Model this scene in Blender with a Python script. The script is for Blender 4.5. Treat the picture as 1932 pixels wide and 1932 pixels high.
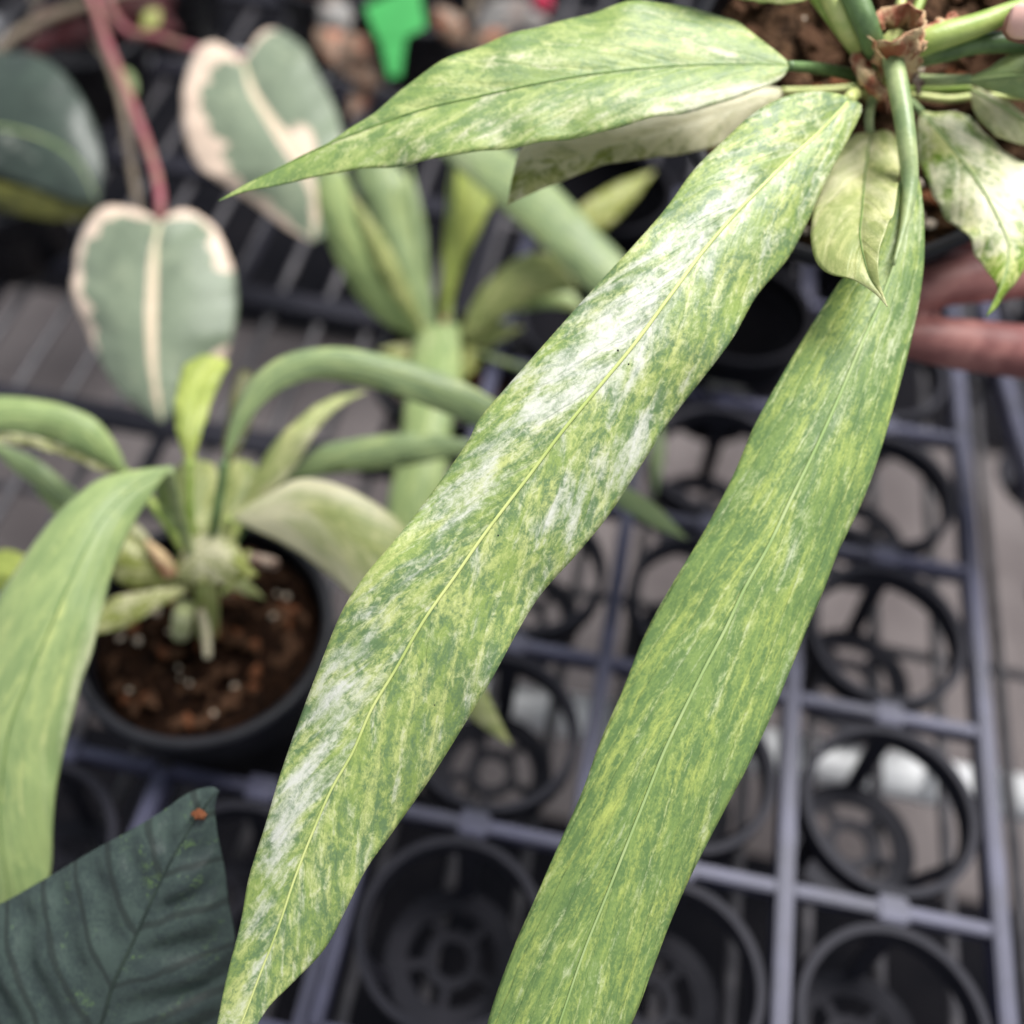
import bpy, bmesh, math, random
import numpy as np
from mathutils import Vector, Matrix
random.seed(7); rng = np.random.default_rng(7)
for o in list(bpy.data.objects): bpy.data.objects.remove(o)
SC = bpy.context.scene; COL = SC.collection

# ------------------------------------------------------------------ camera (metres; z = 0 is the top of the cell tray)
CAM = np.array([-0.19928, -0.40922, 0.44124])
RT = np.array([0.981109, 0.189343, 0.039673]); DN = np.array([0.177994, -0.803186, -0.568516]); FW = np.array([-0.075780, 0.564838, -0.821715])
cd = bpy.data.cameras.new('camera'); cam = bpy.data.objects.new('camera', cd); COL.objects.link(cam); SC.camera = cam
M = Matrix.Identity(4)
for i in range(3):
    M[i][0] = RT[i]; M[i][1] = -DN[i]; M[i][2] = -FW[i]; M[i][3] = CAM[i]
cam.matrix_world = M
cd.sensor_width = 36; cd.lens = 36; cd.clip_start = 0.01; cd.clip_end = 100
cd.dof.use_dof = True; cd.dof.focus_distance = 0.252; cd.dof.aperture_fstop = 4.9
# ------------------------------------------------------------------ light: soft daylight through a greenhouse roof
w = bpy.data.worlds.new('World'); SC.world = w; w.use_nodes = True
w.node_tree.nodes['Background'].inputs[0].default_value = (0.86, 0.93, 1.0, 1)
w.node_tree.nodes['Background'].inputs[1].default_value = 0.60
def area(name, loc, target, size, power, col):
    l = bpy.data.lights.new(name, 'AREA'); l.shape = 'DISK'; l.size = size; l.energy = power; l.color = col
    o = bpy.data.objects.new(name, l); COL.objects.link(o); o.location = loc
    o.rotation_euler = (Vector(target) - Vector(loc)).to_track_quat('-Z', 'Y').to_euler(); return o
area('roof_light', (0.35, 0.55, 2.0), (-0.2, -0.1, 0.1), 1.2, 88, (1.0, 0.985, 0.95))
SC.view_settings.view_transform = 'Standard'; SC.view_settings.look = 'None'; SC.view_settings.exposure = 0.0; SC.view_settings.gamma = 1.0
SC.cycles.use_denoising = True; SC.cycles.max_bounces = 5; SC.cycles.adaptive_threshold = .02

# ------------------------------------------------------------------ helpers
def at(x, y, d):                      # a direction seen by the camera, at distance d along its axis
    return CAM + d * ((x - 966) / 1932 * RT + (y - 966) / 1932 * DN + FW)
def on(x, y, z):                      # the same direction where it meets height z
    v = (x - 966) / 1932 * RT + (y - 966) / 1932 * DN + FW
    return CAM + v * ((z - CAM[2]) / v[2])
def lin(r, g, b):
    f = lambda c: (c / 255 / 12.92) if c <= 10 else ((c / 255 + 0.055) / 1.055) ** 2.4
    return (f(r), f(g), f(b), 1)
def cat(pts, n):                      # Catmull-Rom through pts, resampled to n points of equal arc length
    P = np.array(pts, float)
    if len(P) == 2: return P[0] + np.linspace(0, 1, n)[:, None] * (P[1] - P[0])
    Q = np.vstack([2 * P[0] - P[1], P, 2 * P[-1] - P[-2]]); out = []
    for i in range(1, len(Q) - 2):
        t = np.linspace(0, 1, 12, endpoint=False)[:, None]; a, b, c, d = Q[i - 1], Q[i], Q[i + 1], Q[i + 2]
        out.append(.5 * (2 * b + (c - a) * t + (2 * a - 5 * b + 4 * c - d) * t ** 2 + (3 * b - a - 3 * c + d) * t ** 3))
    D = np.vstack(out + [P[-1:]])
    s = np.r_[0, np.cumsum(np.linalg.norm(np.diff(D[:, :2], axis=0), axis=1))]; u = np.linspace(0, s[-1], n)
    return np.stack([np.interp(u, s, D[:, k]) for k in range(D.shape[1])], 1)
def smooth1(vals, n):
    vals = np.atleast_1d(np.array(vals, float))
    if len(vals) == 1: return np.full(n, vals[0])
    xs = np.linspace(0, 1, len(vals)); P = np.stack([xs, vals], 1); c = cat(P, 200) if len(vals) > 2 else P
    return np.interp(np.linspace(0, 1, n), c[:, 0], c[:, 1])
def tag(o, label=None, cat_=None, group=None, kind=None):
    if label: o['label'] = label
    if cat_: o['category'] = cat_
    if group: o['group'] = group
    if kind: o['kind'] = kind
    return o
def empty(name, loc, label, cat_, group=None):
    o = bpy.data.objects.new(name, None); COL.objects.link(o); o.location = loc; o.empty_display_size = 0.01
    return tag(o, label, cat_, group)
def origin(o):
    p = Vector((0, 0, 0))
    while o is not None: p += o.location; o = o.parent
    return np.array(p)
def mesh_obj(name, V, F, mat, parent=None, smooth=True):
    V = np.array(V, float)
    if parent is not None: V = V - origin(parent)
    me = bpy.data.meshes.new(name); me.from_pydata(V.tolist(), [], F); me.materials.append(mat)
    if smooth: me.polygons.foreach_set('use_smooth', [True] * len(me.polygons))
    o = bpy.data.objects.new(name, me); COL.objects.link(o)
    if parent is not None: o.parent = parent
    return o
def bm_obj(name, bm, mat, parent=None, smooth=False):
    me = bpy.data.meshes.new(name)
    if parent is not None:
        q = origin(parent); bmesh.ops.translate(bm, verts=bm.verts, vec=Vector(-q))
    bm.to_mesh(me); bm.free(); me.materials.append(mat)
    if smooth: me.polygons.foreach_set('use_smooth', [True] * len(me.polygons))
    o = bpy.data.objects.new(name, me); COL.objects.link(o)
    if parent is not None: o.parent = parent
    return o
def copy_of(o, parent, loc):
    c = o.copy(); COL.objects.link(c); c.parent = parent; c.location = loc; return c
def box(bm, c, s, rz=0, bev=0):
    r = bmesh.ops.create_cube(bm, size=1, matrix=Matrix.Translation(c) @ Matrix.Rotation(rz, 4, 'Z') @ Matrix.Diagonal((*s, 1)))
    if bev:
        ed = {e for v in r['verts'] for e in v.link_edges}
        bmesh.ops.bevel(bm, geom=list(ed), offset=bev, segments=2, affect='EDGES')
def tube_geo(P, R, sides=10, flat=1.0, nrm=None):
    P = np.array(P, float); n = len(P); R = smooth1(R, n); V = []; F = []
    T = np.gradient(P, axis=0); T /= np.linalg.norm(T, axis=1)[:, None] + 1e-12
    ref = np.array([0.3, 0.2, 1.0]) if nrm is None else nrm
    for i in range(n):
        a = np.cross(T[i], ref if np.ndim(ref) == 1 else ref[i]); a /= np.linalg.norm(a) + 1e-9; b = np.cross(a, T[i])
        for k in range(sides):
            th = 2 * math.pi * k / sides; V.append(P[i] + R[i] * (math.cos(th) * a + flat * math.sin(th) * b))
    for i in range(n - 1):
        for k in range(sides):
            k2 = (k + 1) % sides; F.append((i * sides + k, i * sides + k2, (i + 1) * sides + k2, (i + 1) * sides + k))
    F.append(tuple(range(sides))[::-1]); F.append(tuple((n - 1) * sides + k for k in range(sides)))
    return V, F
def tube(name, pts, R, mat, parent, n=24, sides=10, world=False, wob=0):
    P = cat([at(*p) for p in pts] if not world else pts, n)
    if wob: P = P + rng.normal(0, wob, P.shape)
    V, F = tube_geo(P, R, sides); return mesh_obj(name, V, F, mat, parent)
def lathe(name, prof, mat, parent, c, axis=(0, 0, 1), seg=56, wob=0):
    ax = Vector(axis).normalized(); q = ax.to_track_quat('Z', 'Y'); V = []; F = []
    for r, z in prof:
        for k in range(seg):
            th = 2 * math.pi * k / seg; V.append(np.array(c) + np.array(q @ Vector((r * math.cos(th), r * math.sin(th), z))))
    n = len(prof)
    for i in range(n - 1):
        for k in range(seg):
            k2 = (k + 1) % seg; F.append((i * seg + k, i * seg + k2, (i + 1) * seg + k2, (i + 1) * seg + k))
    return mesh_obj(name, V, F, mat, parent)

# ------------------------------------------------------------------ materials
class NT:
    def __init__(s, name):
        s.m = bpy.data.materials.new(name); s.m.use_nodes = True; s.t = s.m.node_tree
        s.bsdf = s.t.nodes['Principled BSDF']; s.out = s.t.nodes['Material Output']
    def n(s, ty, **k):
        nd = s.t.nodes.new(ty)
        for a, b in k.items(): setattr(nd, a, b)
        return nd
    def put(s, sock, v):
        if isinstance(v, bpy.types.NodeSocket): s.t.links.new(v, sock)
        else: sock.default_value = v
    def m_(s, op, a, b=0.0, c=None, clamp=False):
        nd = s.n('ShaderNodeMath', operation=op); nd.use_clamp = clamp; s.put(nd.inputs[0], a); s.put(nd.inputs[1], b)
        if c is not None: s.put(nd.inputs[2], c)
        return nd.outputs[0]
    def vec(s, x, y, z):
        nd = s.n('ShaderNodeCombineXYZ'); s.put(nd.inputs[0], x); s.put(nd.inputs[1], y); s.put(nd.inputs[2], z); return nd.outputs[0]
    def noise(s, v, scale, detail=3, rough=.55, dist=0):
        nd = s.n('ShaderNodeTexNoise'); s.put(nd.inputs['Vector'], v); nd.inputs['Scale'].default_value = scale
        nd.inputs['Detail'].default_value = detail; nd.inputs['Roughness'].default_value = rough; nd.inputs['Distortion'].default_value = dist; return nd.outputs[0]
    def step(s, v, lo, hi):
        nd = s.n('ShaderNodeMapRange', interpolation_type='SMOOTHSTEP'); s.put(nd.inputs[0], v); nd.inputs[1].default_value = lo; nd.inputs[2].default_value = hi; return nd.outputs[0]
    def mix(s, f, a, b, mode='MIX'):
        nd = s.n('ShaderNodeMix', data_type='RGBA', blend_type=mode); s.put(nd.inputs[0], f); s.put(nd.inputs[6], a); s.put(nd.inputs[7], b); return nd.outputs[2]
    def bump(s, h, strength, dist):
        nd = s.n('ShaderNodeBump'); nd.inputs['Strength'].default_value = strength; nd.inputs['Distance'].default_value = dist; s.put(nd.inputs['Height'], h); s.put(s.bsdf.inputs['Normal'], nd.outputs[0]); return nd.outputs[0]
def plain(name, a, b, scale=60, rough=.5, spec=.4, bump=.15, bdist=.0005, detail=4, lo=.35, hi=.65):
    t = NT(name); co = t.n('ShaderNodeTexCoord').outputs['Object']
    f = t.noise(co, scale, detail); t.put(t.bsdf.inputs['Base Color'], t.mix(t.step(f, lo, hi), a, b))
    t.bsdf.inputs['Roughness'].default_value = rough; t.bsdf.inputs['Specular IOR Level'].default_value = spec
    if bump: t.bump(t.noise(co, scale * 4, 3), bump, bdist)
    return t.m
def leaf_mat(name, dark, mid, yel, white, theta=18, fp=60, fq=250, seed=0., wA=(1.5, 1.2, .35), wlo=.22, whi=.95, yA=1.3, ylo=.38, yhi=.92, speck=.4,
             rough=.42, spec=.45, trans=.2, bump=.5, sheen=0., vein=0., fine=1300, dsoft=(.28, .68), lat=.25, latf=900.):
    t = NT(name); A = t.n('ShaderNodeAttribute', attribute_name='luv'); sp = t.n('ShaderNodeSeparateXYZ'); t.put(sp.inputs[0], A.outputs['Vector'])
    x, s_, den = sp.outputs; ax = t.m_('ABSOLUTE', x); sg = t.m_('SIGN', x); c, sn = math.cos(math.radians(theta)), math.sin(math.radians(theta))
    p = t.m_('ADD', t.m_('MULTIPLY', s_, c), t.m_('MULTIPLY', ax, sn)); q = t.m_('SUBTRACT', t.m_('MULTIPLY', ax, c), t.m_('MULTIPLY', s_, sn))
    z = t.m_('MULTIPLY_ADD', sg, 3.7, seed)
    def nz(a, b, off, det, ro=.6, dist=0.): return t.noise(t.vec(t.m_('MULTIPLY', p, a), t.m_('MULTIPLY', q, b), t.m_('ADD', z, off)), 1, det, ro, dist)
    n1 = nz(fp, fq, 0, 3, .6, .5); n2 = nz(fp * 5.5, fq * 2.0, 11, 5, .72, .6); n3 = nz(fine * .8, fine * 1.25, 23, 2, .7)
    n4 = nz(fp * 1.2, fq * 1.0, 37, 3, .6, .4); n5 = nz(fp * 1.3, fq * .7, 51, 3, .6, .5)
    cen = lambda v, k: t.m_('MULTIPLY', t.m_('SUBTRACT', v, .5), k)
    sp3 = cen(n3, speck)
    vl = t.m_('MULTIPLY', t.step(t.m_('SINE', t.m_('ADD', t.m_('MULTIPLY', q, latf), t.m_('MULTIPLY', n1, 5.))), .7, 1.0), lat)      # side veins
    fd = t.step(t.m_('ADD', t.m_('ADD', n5, cen(n2, .9)), sp3), *dsoft)
    fy = t.step(t.m_('ADD', t.m_('ADD', t.m_('MULTIPLY_ADD', t.m_('SUBTRACT', n4, .5), yA, .5), cen(n2, 1.0)), t.m_('ADD', sp3, t.m_('MULTIPLY', vl, .35))), ylo, yhi)
    fw = t.step(t.m_('ADD', t.m_('ADD', t.m_('ADD', den, cen(n1, wA[0])), cen(n2, wA[1])), t.m_('ADD', cen(n3, wA[2]), t.m_('MULTIPLY', vl, .4))), wlo, whi)
    col = t.mix(fw, t.mix(fy, t.mix(fd, dark, mid), yel), white)
    if vein:
        k = t.m_('ADD', t.m_('MULTIPLY', t.m_('SUBTRACT', s_, t.m_('MULTIPLY', ax, .95)), 360.), t.m_('MULTIPLY', nz(26, 40, 5, 3), 4.5))
        col = t.mix(t.m_('MULTIPLY', t.step(t.m_('COSINE', k), .82, 1.0), vein * .75), col, lin(26, 34, 30))
    t.put(t.bsdf.inputs['Base Color'], col); t.put(t.bsdf.inputs['Roughness'], t.m_('MULTIPLY_ADD', n2, .25, rough - .12)); t.bsdf.inputs['Specular IOR Level'].default_value = spec
    if sheen: t.bsdf.inputs['Sheen Weight'].default_value = sheen; t.bsdf.inputs['Sheen Roughness'].default_value = .45
    h = t.m_('ADD', t.m_('ADD', nz(fp * .6, fq * 2.2, 91, 3), t.m_('MULTIPLY', n3, .3)), t.m_('MULTIPLY', vl, -1.2))
    nb = t.bump(h, bump, .0007)
    tr = t.n('ShaderNodeBsdfTranslucent'); t.put(tr.inputs[0], t.mix(1.0, col, (1.0, 1.0, .5, 1), 'MULTIPLY')); t.put(tr.inputs['Normal'], nb)
    mx = t.n('ShaderNodeMixShader'); mx.inputs[0].default_value = trans
    t.put(mx.inputs[1], t.bsdf.outputs[0]); t.put(mx.inputs[2], tr.outputs[0]); t.put(t.out.inputs[0], mx.outputs[0]); return t.m

G = {}
G['leaf_main'] = leaf_mat('speckled_leaf', lin(106, 132, 88), lin(146, 167, 90), lin(200, 207, 132), lin(219, 219, 210), seed=1.3, whi=1.02)
G['leaf_right'] = leaf_mat('streaked_leaf', lin(104, 132, 78), lin(134, 158, 88), lin(186, 198, 106), lin(204, 212, 178), theta=6, fp=46, fq=270, seed=5.1, ylo=.38, yhi=1.12, yA=1.6, speck=.5, lat=.35, latf=1500., wA=(1.3, 1.2, .5))
G['leaf_top'] = leaf_mat('cream_flecked_leaf', lin(112, 138, 82), lin(140, 162, 88), lin(186, 196, 126), lin(216, 212, 188), theta=16, fp=50, fq=190, seed=9.4, ylo=.36, yhi=.9)
G['leaf_white'] = leaf_mat('creamy_white_leaf', lin(98, 134, 36), lin(142, 168, 62), lin(212, 216, 140), lin(244, 240, 212), theta=24, fp=60, fq=160, seed=14.2, ylo=.42, yhi=.8, trans=.3)
G['leaf_cream'] = leaf_mat('pale_cream_leaf', lin(136, 146, 56), lin(176, 182, 100), lin(216, 214, 150), lin(240, 234, 206), theta=22, fp=50, fq=150, seed=19.2, trans=.35)
G['leaf_small'] = leaf_mat('pale_green_leaf', lin(158, 170, 104), lin(184, 190, 124), lin(214, 214, 150), lin(236, 230, 200), theta=20, fp=26, fq=130, seed=23.2, speck=.2, wA=(1.0, .5, .2), trans=.35)
G['leaf_plain'] = leaf_mat('green_leaf', lin(142, 164, 108), lin(166, 184, 122), lin(206, 214, 140), lin(236, 234, 200), theta=7, fp=18, fq=150, seed=31.0, speck=.2, wA=(1.0, .5, .2), sheen=.1, ylo=.52, yhi=1.1, trans=.3)
G['leaf_lime'] = leaf_mat('lime_leaf', lin(164, 178, 92), lin(190, 202, 106), lin(216, 222, 130), lin(230, 228, 170), theta=7, fp=18, fq=150, seed=35.0, speck=.2, trans=.4, ylo=.5)
G['leaf_grey'] = leaf_mat('grey_green_leaf', lin(126, 146, 104), lin(148, 166, 116), lin(180, 192, 130), lin(216, 218, 180), theta=7, fp=18, fq=150, seed=39.0, speck=.2, wA=(1.0, .5, .2), sheen=.1, ylo=.45, yhi=1.0, trans=.25)
G['leaf_pink'] = leaf_mat('pink_edged_leaf', lin(108, 120, 100), lin(124, 136, 114), lin(138, 148, 124), lin(228, 204, 184), theta=40, fp=30, fq=60, seed=43.0, speck=.1, wA=(.3, .2, 0), wlo=.4, whi=.6, dsoft=(.3, .6), sheen=.3, ylo=.5, yhi=.8, trans=.1, lat=.05)
G['leaf_dark'] = leaf_mat('dark_green_leaf', lin(42, 54, 52), lin(58, 72, 66), lin(100, 128, 68), lin(130, 156, 88), theta=30, fp=60, fq=120, seed=47.0, speck=.8, wA=(.7, 1.3, .8), wlo=.35, whi=.95, ylo=.68, yhi=1.05, rough=.40, spec=.6, trans=.03, bump=.4, vein=1.0, lat=0.)
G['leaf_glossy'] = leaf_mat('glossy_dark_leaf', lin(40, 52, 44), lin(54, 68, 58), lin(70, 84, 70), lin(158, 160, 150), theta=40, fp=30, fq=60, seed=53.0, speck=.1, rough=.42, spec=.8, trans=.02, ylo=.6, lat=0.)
G['leaf_red'] = leaf_mat('dark_red_leaf', lin(42, 14, 16), lin(66, 20, 24), lin(84, 30, 34), lin(150, 90, 80), theta=40, fp=30, fq=60, seed=57.0, speck=.1, trans=.1)
G['leaf_tan'] = leaf_mat('dusty_pink_leaf', lin(126, 104, 88), lin(168, 142, 122), lin(176, 104, 74), lin(190, 184, 176), theta=40, fp=40, fq=70, seed=61.0, speck=.1, trans=.2, ylo=.5, yhi=.7)
G['leaf_silver'] = leaf_mat('silvery_leaf', lin(104, 100, 98), lin(150, 148, 146), lin(140, 120, 112), lin(206, 204, 198), theta=40, fp=30, fq=60, seed=65.0, speck=.1, trans=.1)
G['leaf_olive'] = leaf_mat('olive_leaf_underside', lin(58, 60, 22), lin(84, 84, 32), lin(100, 98, 42), lin(120, 116, 60), theta=30, fp=30, fq=60, seed=71.0, speck=.1, trans=.1, lat=0.)
G['rib_pale'] = plain('pale_midrib', lin(200, 206, 134), lin(170, 184, 106), 60, .4, .4, .1)
G['rib_light'] = plain('light_green_midrib', lin(170, 184, 128), lin(140, 164, 100), 40, .4, .4, .1)
G['rib_dark'] = plain('groove_shade_midrib', lin(84, 110, 54), lin(110, 136, 70), 300, .5, .3, .1)  # darker green stands in for the shadow in the midrib groove
G['rib_black'] = plain('dark_midrib', lin(34, 44, 40), lin(48, 60, 52), 120, .45, .4, .1)
G['rib_cream'] = plain('cream_midrib', lin(228, 214, 184), lin(216, 206, 170), 200, .5, .3, .1)
G['stalk'] = plain('green_petiole', lin(124, 144, 98), lin(164, 176, 124), 110, .4, .45, .3)
G['stalk_dark'] = plain('dark_green_petiole', lin(78, 102, 62), lin(104, 130, 82), 120, .4, .45, .3)
G['stalk_pale'] = plain('pale_petiole', lin(196, 200, 130), lin(172, 186, 110), 160, .45, .4, .3)
G['stalk_lime'] = plain('lime_petiole', lin(132, 156, 70), lin(160, 176, 100), 120, .4, .4, .3)
G['leaf_stub'] = plain('pale_cut_stub', lin(206, 208, 166), lin(190, 196, 140), 120, .6, .3, .3)
G['stalk_pink'] = plain('pink_petiole', lin(150, 82, 92), lin(150, 108, 96), 60, .45, .4, .2)
G['stalk_grey'] = plain('greyish_petiole', lin(112, 100, 88), lin(130, 116, 100), 60, .5, .3, .2)
G['papery'] = plain('brown_papery_sheath', lin(150, 88, 66), lin(206, 180, 140), 190, .6, .3, .6, .001, 6)
G['papery_dark'] = plain('dry_brown_sheath', lin(110, 84, 72), lin(178, 160, 146), 240, .7, .2, .6, .001, 6)
G['pot_black'] = plain('black_pot_plastic', (.009, .009, .013, 1), (.015, .015, .02, 1), 40, .5, .3, .1)
G['tray'] = plain('dark_tray_plastic', (.032, .032, .062, 1), (.066, .066, .122, 1), 22, .5, .5, .2, .0005, 6)
G['cup'] = plain('shade_darkened_plastic', (.016, .016, .024, 1), (.022, .021, .030, 1), 35, .6, .2, .12)  # cups darker than the ribs: recess shade is put into the colour
G['soil'] = plain('shade_darkened_mix', lin(24, 14, 9), lin(52, 33, 22), 220, .95, .1, 1.0, .003, 7)  # brightness lowered so that leaf shade is in the soil colour
G['soil_light'] = plain('brown_bark_mix', lin(52, 38, 28), lin(124, 94, 72), 170, .95, .1, 1.0, .003, 7)
G['chip1'] = plain('brown_bark', lin(62, 42, 30), lin(104, 76, 58), 150, .9, .1, .6, .001)
G['chip2'] = plain('rusty_bark', lin(104, 60, 40), lin(134, 90, 64), 150, .9, .1, .6, .001)
G['chip3'] = plain('pale_perlite', lin(196, 180, 160), lin(222, 208, 192), 150, .9, .1, .6, .001)
G['wire'] = plain('galvanised_wire', lin(70, 68, 73), lin(92, 89, 93), 60, .45, .4, .1)
G['white_tube'] = plain('white_painted_tube', lin(226, 226, 230), lin(238, 238, 240), 30, .4, .5, .05)
G['ground'] = plain('brown_ground', lin(108, 100, 100), lin(138, 129, 128), 7, .95, .1, .6, .004, 6, .3, .7)
G['sheet'] = plain('shade_fill_black', (.008, .008, .011, 1), (.014, .013, .016, 1), 14, .8, .06, .4, .003)  # black fill for the added sheets and the added tray pots
G['skin'] = plain('skin', lin(122, 76, 74), lin(160, 110, 104), 70, .5, .35, .35, .0006, 4)
G['nail'] = plain('fingernail', lin(226, 176, 166), lin(232, 190, 178), 60, .3, .5, .05)
G['tag_green'] = plain('green_tag_plastic', lin(50, 150, 72), lin(60, 164, 82), 30, .5, .4, .05)
G['red'] = plain('pink_red_bract', lin(222, 60, 92), lin(232, 84, 112), 60, .5, .3, .1)

# ------------------------------------------------------------------ leaf builder: outline and midrib with their own depths, lofted
def leaf(parent, mid, left, right, depth, mat, dl=.004, dr=.004, dens=0.0, blobs=(), fn=None, n=70, m=9, arch=.0, wave=.0006, thick=.00035, rib=None, ribw=.0005, ribh=.3, name='leaf', pleat=None, proj=False):
    md = cat(mid, n); L = cat(left, n); R = cat(right, n); d = smooth1(depth, n); DL = smooth1(dl, n); DR = smooth1(dr, n)
    for q_, D_ in ((L, DL), (R, DR)):
        lim = .38 * np.linalg.norm(q_ - md, axis=1) / 1932 * d; D_[:] = np.clip(D_, -lim, lim)
    w3 = lambda q, dd: np.array([at(q[i, 0], q[i, 1], dd[i]) for i in range(n)])
    Pm, Pl, Pr = w3(md, d), w3(L, d + DL), w3(R, d + DR)
    s = np.r_[0, np.cumsum(np.linalg.norm(np.diff(Pm, axis=0), axis=1))]; sn = s / s[-1]
    T = np.gradient(Pm, axis=0); nr = np.cross(T, Pr - Pl); nr /= np.linalg.norm(nr, axis=1)[:, None] + 1e-9
    for i in range(n):
        if nr[i] @ (CAM - Pm[i]) < 0: nr[i] *= -1
    if proj: ub = Pm[-1] - Pm[0]; ub = ub / np.linalg.norm(ub); vb = np.cross(nr[n // 2], ub); vb /= np.linalg.norm(vb); vb *= np.sign(vb @ (Pr[n // 2] - Pm[n // 2]))
    ph = rng.uniform(0, 6.28, 6); V = []; LU = []; NU = []
    cols = np.linspace(-1, 1, 2 * m + 1)
    for i in range(n):
        fade = math.sin(math.pi * min(max(sn[i], 0), 1)) ** .6
        for tn in cols:
            e = Pl[i] if tn < 0 else Pr[i]; a = abs(tn); P = Pm[i] * (1 - a) + e * a
            wd = np.linalg.norm(e - Pm[i]); k = 0 if tn < 0 else 3
            off = min(arch, .07) * wd * math.sin(math.pi * min(a, 1)) + wave * fade * a ** 2 * (math.sin(sn[i] * 21 + ph[k]) + .7 * math.sin(sn[i] * 37 + ph[k + 1]) + .4 * math.sin(sn[i] * 64 + ph[k + 2]))
            t_m = tn * wd; s_m = s[i]; pn = math.sin(s_m * 71 + tn * 3) + .6 * math.sin(s_m * 163 - tn * 7)
            if proj: s_m = (P - Pm[0]) @ ub; t_m = (P - Pm[i]) @ vb
            if pleat: off += pleat[1] * fade * (.55 - abs(math.cos((s_m + abs(t_m) * pleat[2]) * pleat[0] * .5 + .30 * pn)) ** 2.5) * (1 + .35 * pn) * min(1, a * 5) * min(1, (1 - a) * 4)
            if a < .2: off -= .00035 * (1 - a / .2) * fade
            V.append(P + nr[i] * off)
            dn = dens
            for (bs, bt, rs, rt, am) in blobs: dn += am * math.exp(-((sn[i] - bs) / rs) ** 2 - ((tn - bt) / rt) ** 2)
            if fn: dn += fn(sn[i], tn)
            LU.append((t_m, s_m, dn)); NU.append((tn, sn[i], 0))
    c = 2 * m + 1
    F = [(i * c + k, i * c + k + 1, (i + 1) * c + k + 1, (i + 1) * c + k) for i in range(n - 1) for k in range(c - 1)]
    o = mesh_obj(name, V, F, mat, parent)
    at_ = o.data.attributes.new('luv', 'FLOAT_VECTOR', 'POINT'); at_.data.foreach_set('vector', np.array(LU, float).ravel())
    so = o.modifiers.new('thickness', 'SOLIDIFY'); so.thickness = thick; so.offset = 0
    if rib:
        Pq = Pm + nr * ribw * ribh; V2, F2 = tube_geo(Pq[1:-1], [ribw, ribw * .9, ribw * .7, ribw * .35], 8, .6, nr[1:-1])
        mesh_obj('midrib', V2, F2, rib, o)
    return o

def chips(parent, c, axis, rad, count, size, weights, seed, drop=0.):
    r = random.Random(seed); meshes = []
    for k in range(6):
        bm = bmesh.new(); bmesh.ops.create_icosphere(bm, subdivisions=1, radius=1)
        for v in bm.verts: v.co *= r.uniform(.65, 1.25)
        me = bpy.data.meshes.new('bark_chip'); bm.to_mesh(me); bm.free(); me.materials.append(G['chip1']); meshes.append(me)
    q = Vector(axis).normalized().to_track_quat('Z', 'Y'); po = origin(parent)
    for k in range(count):
        a = r.uniform(0, 6.283); rr = rad * math.sqrt(r.random()) * .96; sz = size * r.uniform(.5, 1.3); kind = r.choices(['chip1', 'chip2', 'chip3'], weights)[0]
        o = bpy.data.objects.new('bark_chip' if kind != 'chip3' else 'perlite_grain', meshes[r.randrange(6)]); COL.objects.link(o); o.parent = parent
        o.location = Vector(np.array(c) - po) + q @ Vector((rr * math.cos(a), rr * math.sin(a), drop + sz * .15))
        st = (1.7, .9, .5) if kind != 'chip3' else (1, 1, .9)
        if kind == 'chip3': sz *= .55
        o.scale = [sz * x for x in st]; o.rotation_euler = (r.uniform(-.6, .6), r.uniform(-.6, .6), r.uniform(0, 6.28))
        o.material_slots[0].link = 'OBJECT'; o.material_slots[0].material = G[kind]
def soil(parent, c, axis, rad, mat, seed, amp=.002):
    q = Vector(axis).normalized().to_track_quat('Z', 'Y'); r = np.random.default_rng(seed); V = [np.array(c)]; F = []; rings, seg = 16, 48
    for i in range(1, rings + 1):
        for k in range(seg):
            th = 2 * math.pi * k / seg; rr = rad * i / rings
            V.append(np.array(c) + np.array(q @ Vector((rr * math.cos(th), rr * math.sin(th), (r.normal(0, amp) if i < rings else -.003) + amp * 1.5 * math.sin(rr * 160 + th * 3)))))
    for k in range(seg): F.append((0, 1 + k, 1 + (k + 1) % seg))
    for i in range(rings - 1):
        for k in range(seg):
            k2 = (k + 1) % seg; F.append((1 + i * seg + k, 1 + (i + 1) * seg + k, 1 + (i + 1) * seg + k2, 1 + i * seg + k2))
    return mesh_obj('soil', V, F, mat, parent)
def pot(parent, c, axis, R, H, taper=.72, lip=.003, mat=None):      # c = centre of the rim plane
    mat = mat or G['pot_black']; t = R * taper
    o = lathe('pot', [(R - .0022, 0), (R - .0022, -.009), (t - .002, -H + .002), (.0005, -H + .002), (.0005, -H), (t, -H), (R - .0015, -.0095)], mat, parent, c, axis)
    lathe('rim', [(R - .0022, .0), (R - .001, .0012), (R + lip * .6, .0012), (R + lip, -.0003), (R + lip * .8, -.009), (R - .0015, -.0098), (R - .0022, -.009), (R - .0022, .0)], mat, o, c, axis)
    return o

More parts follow.
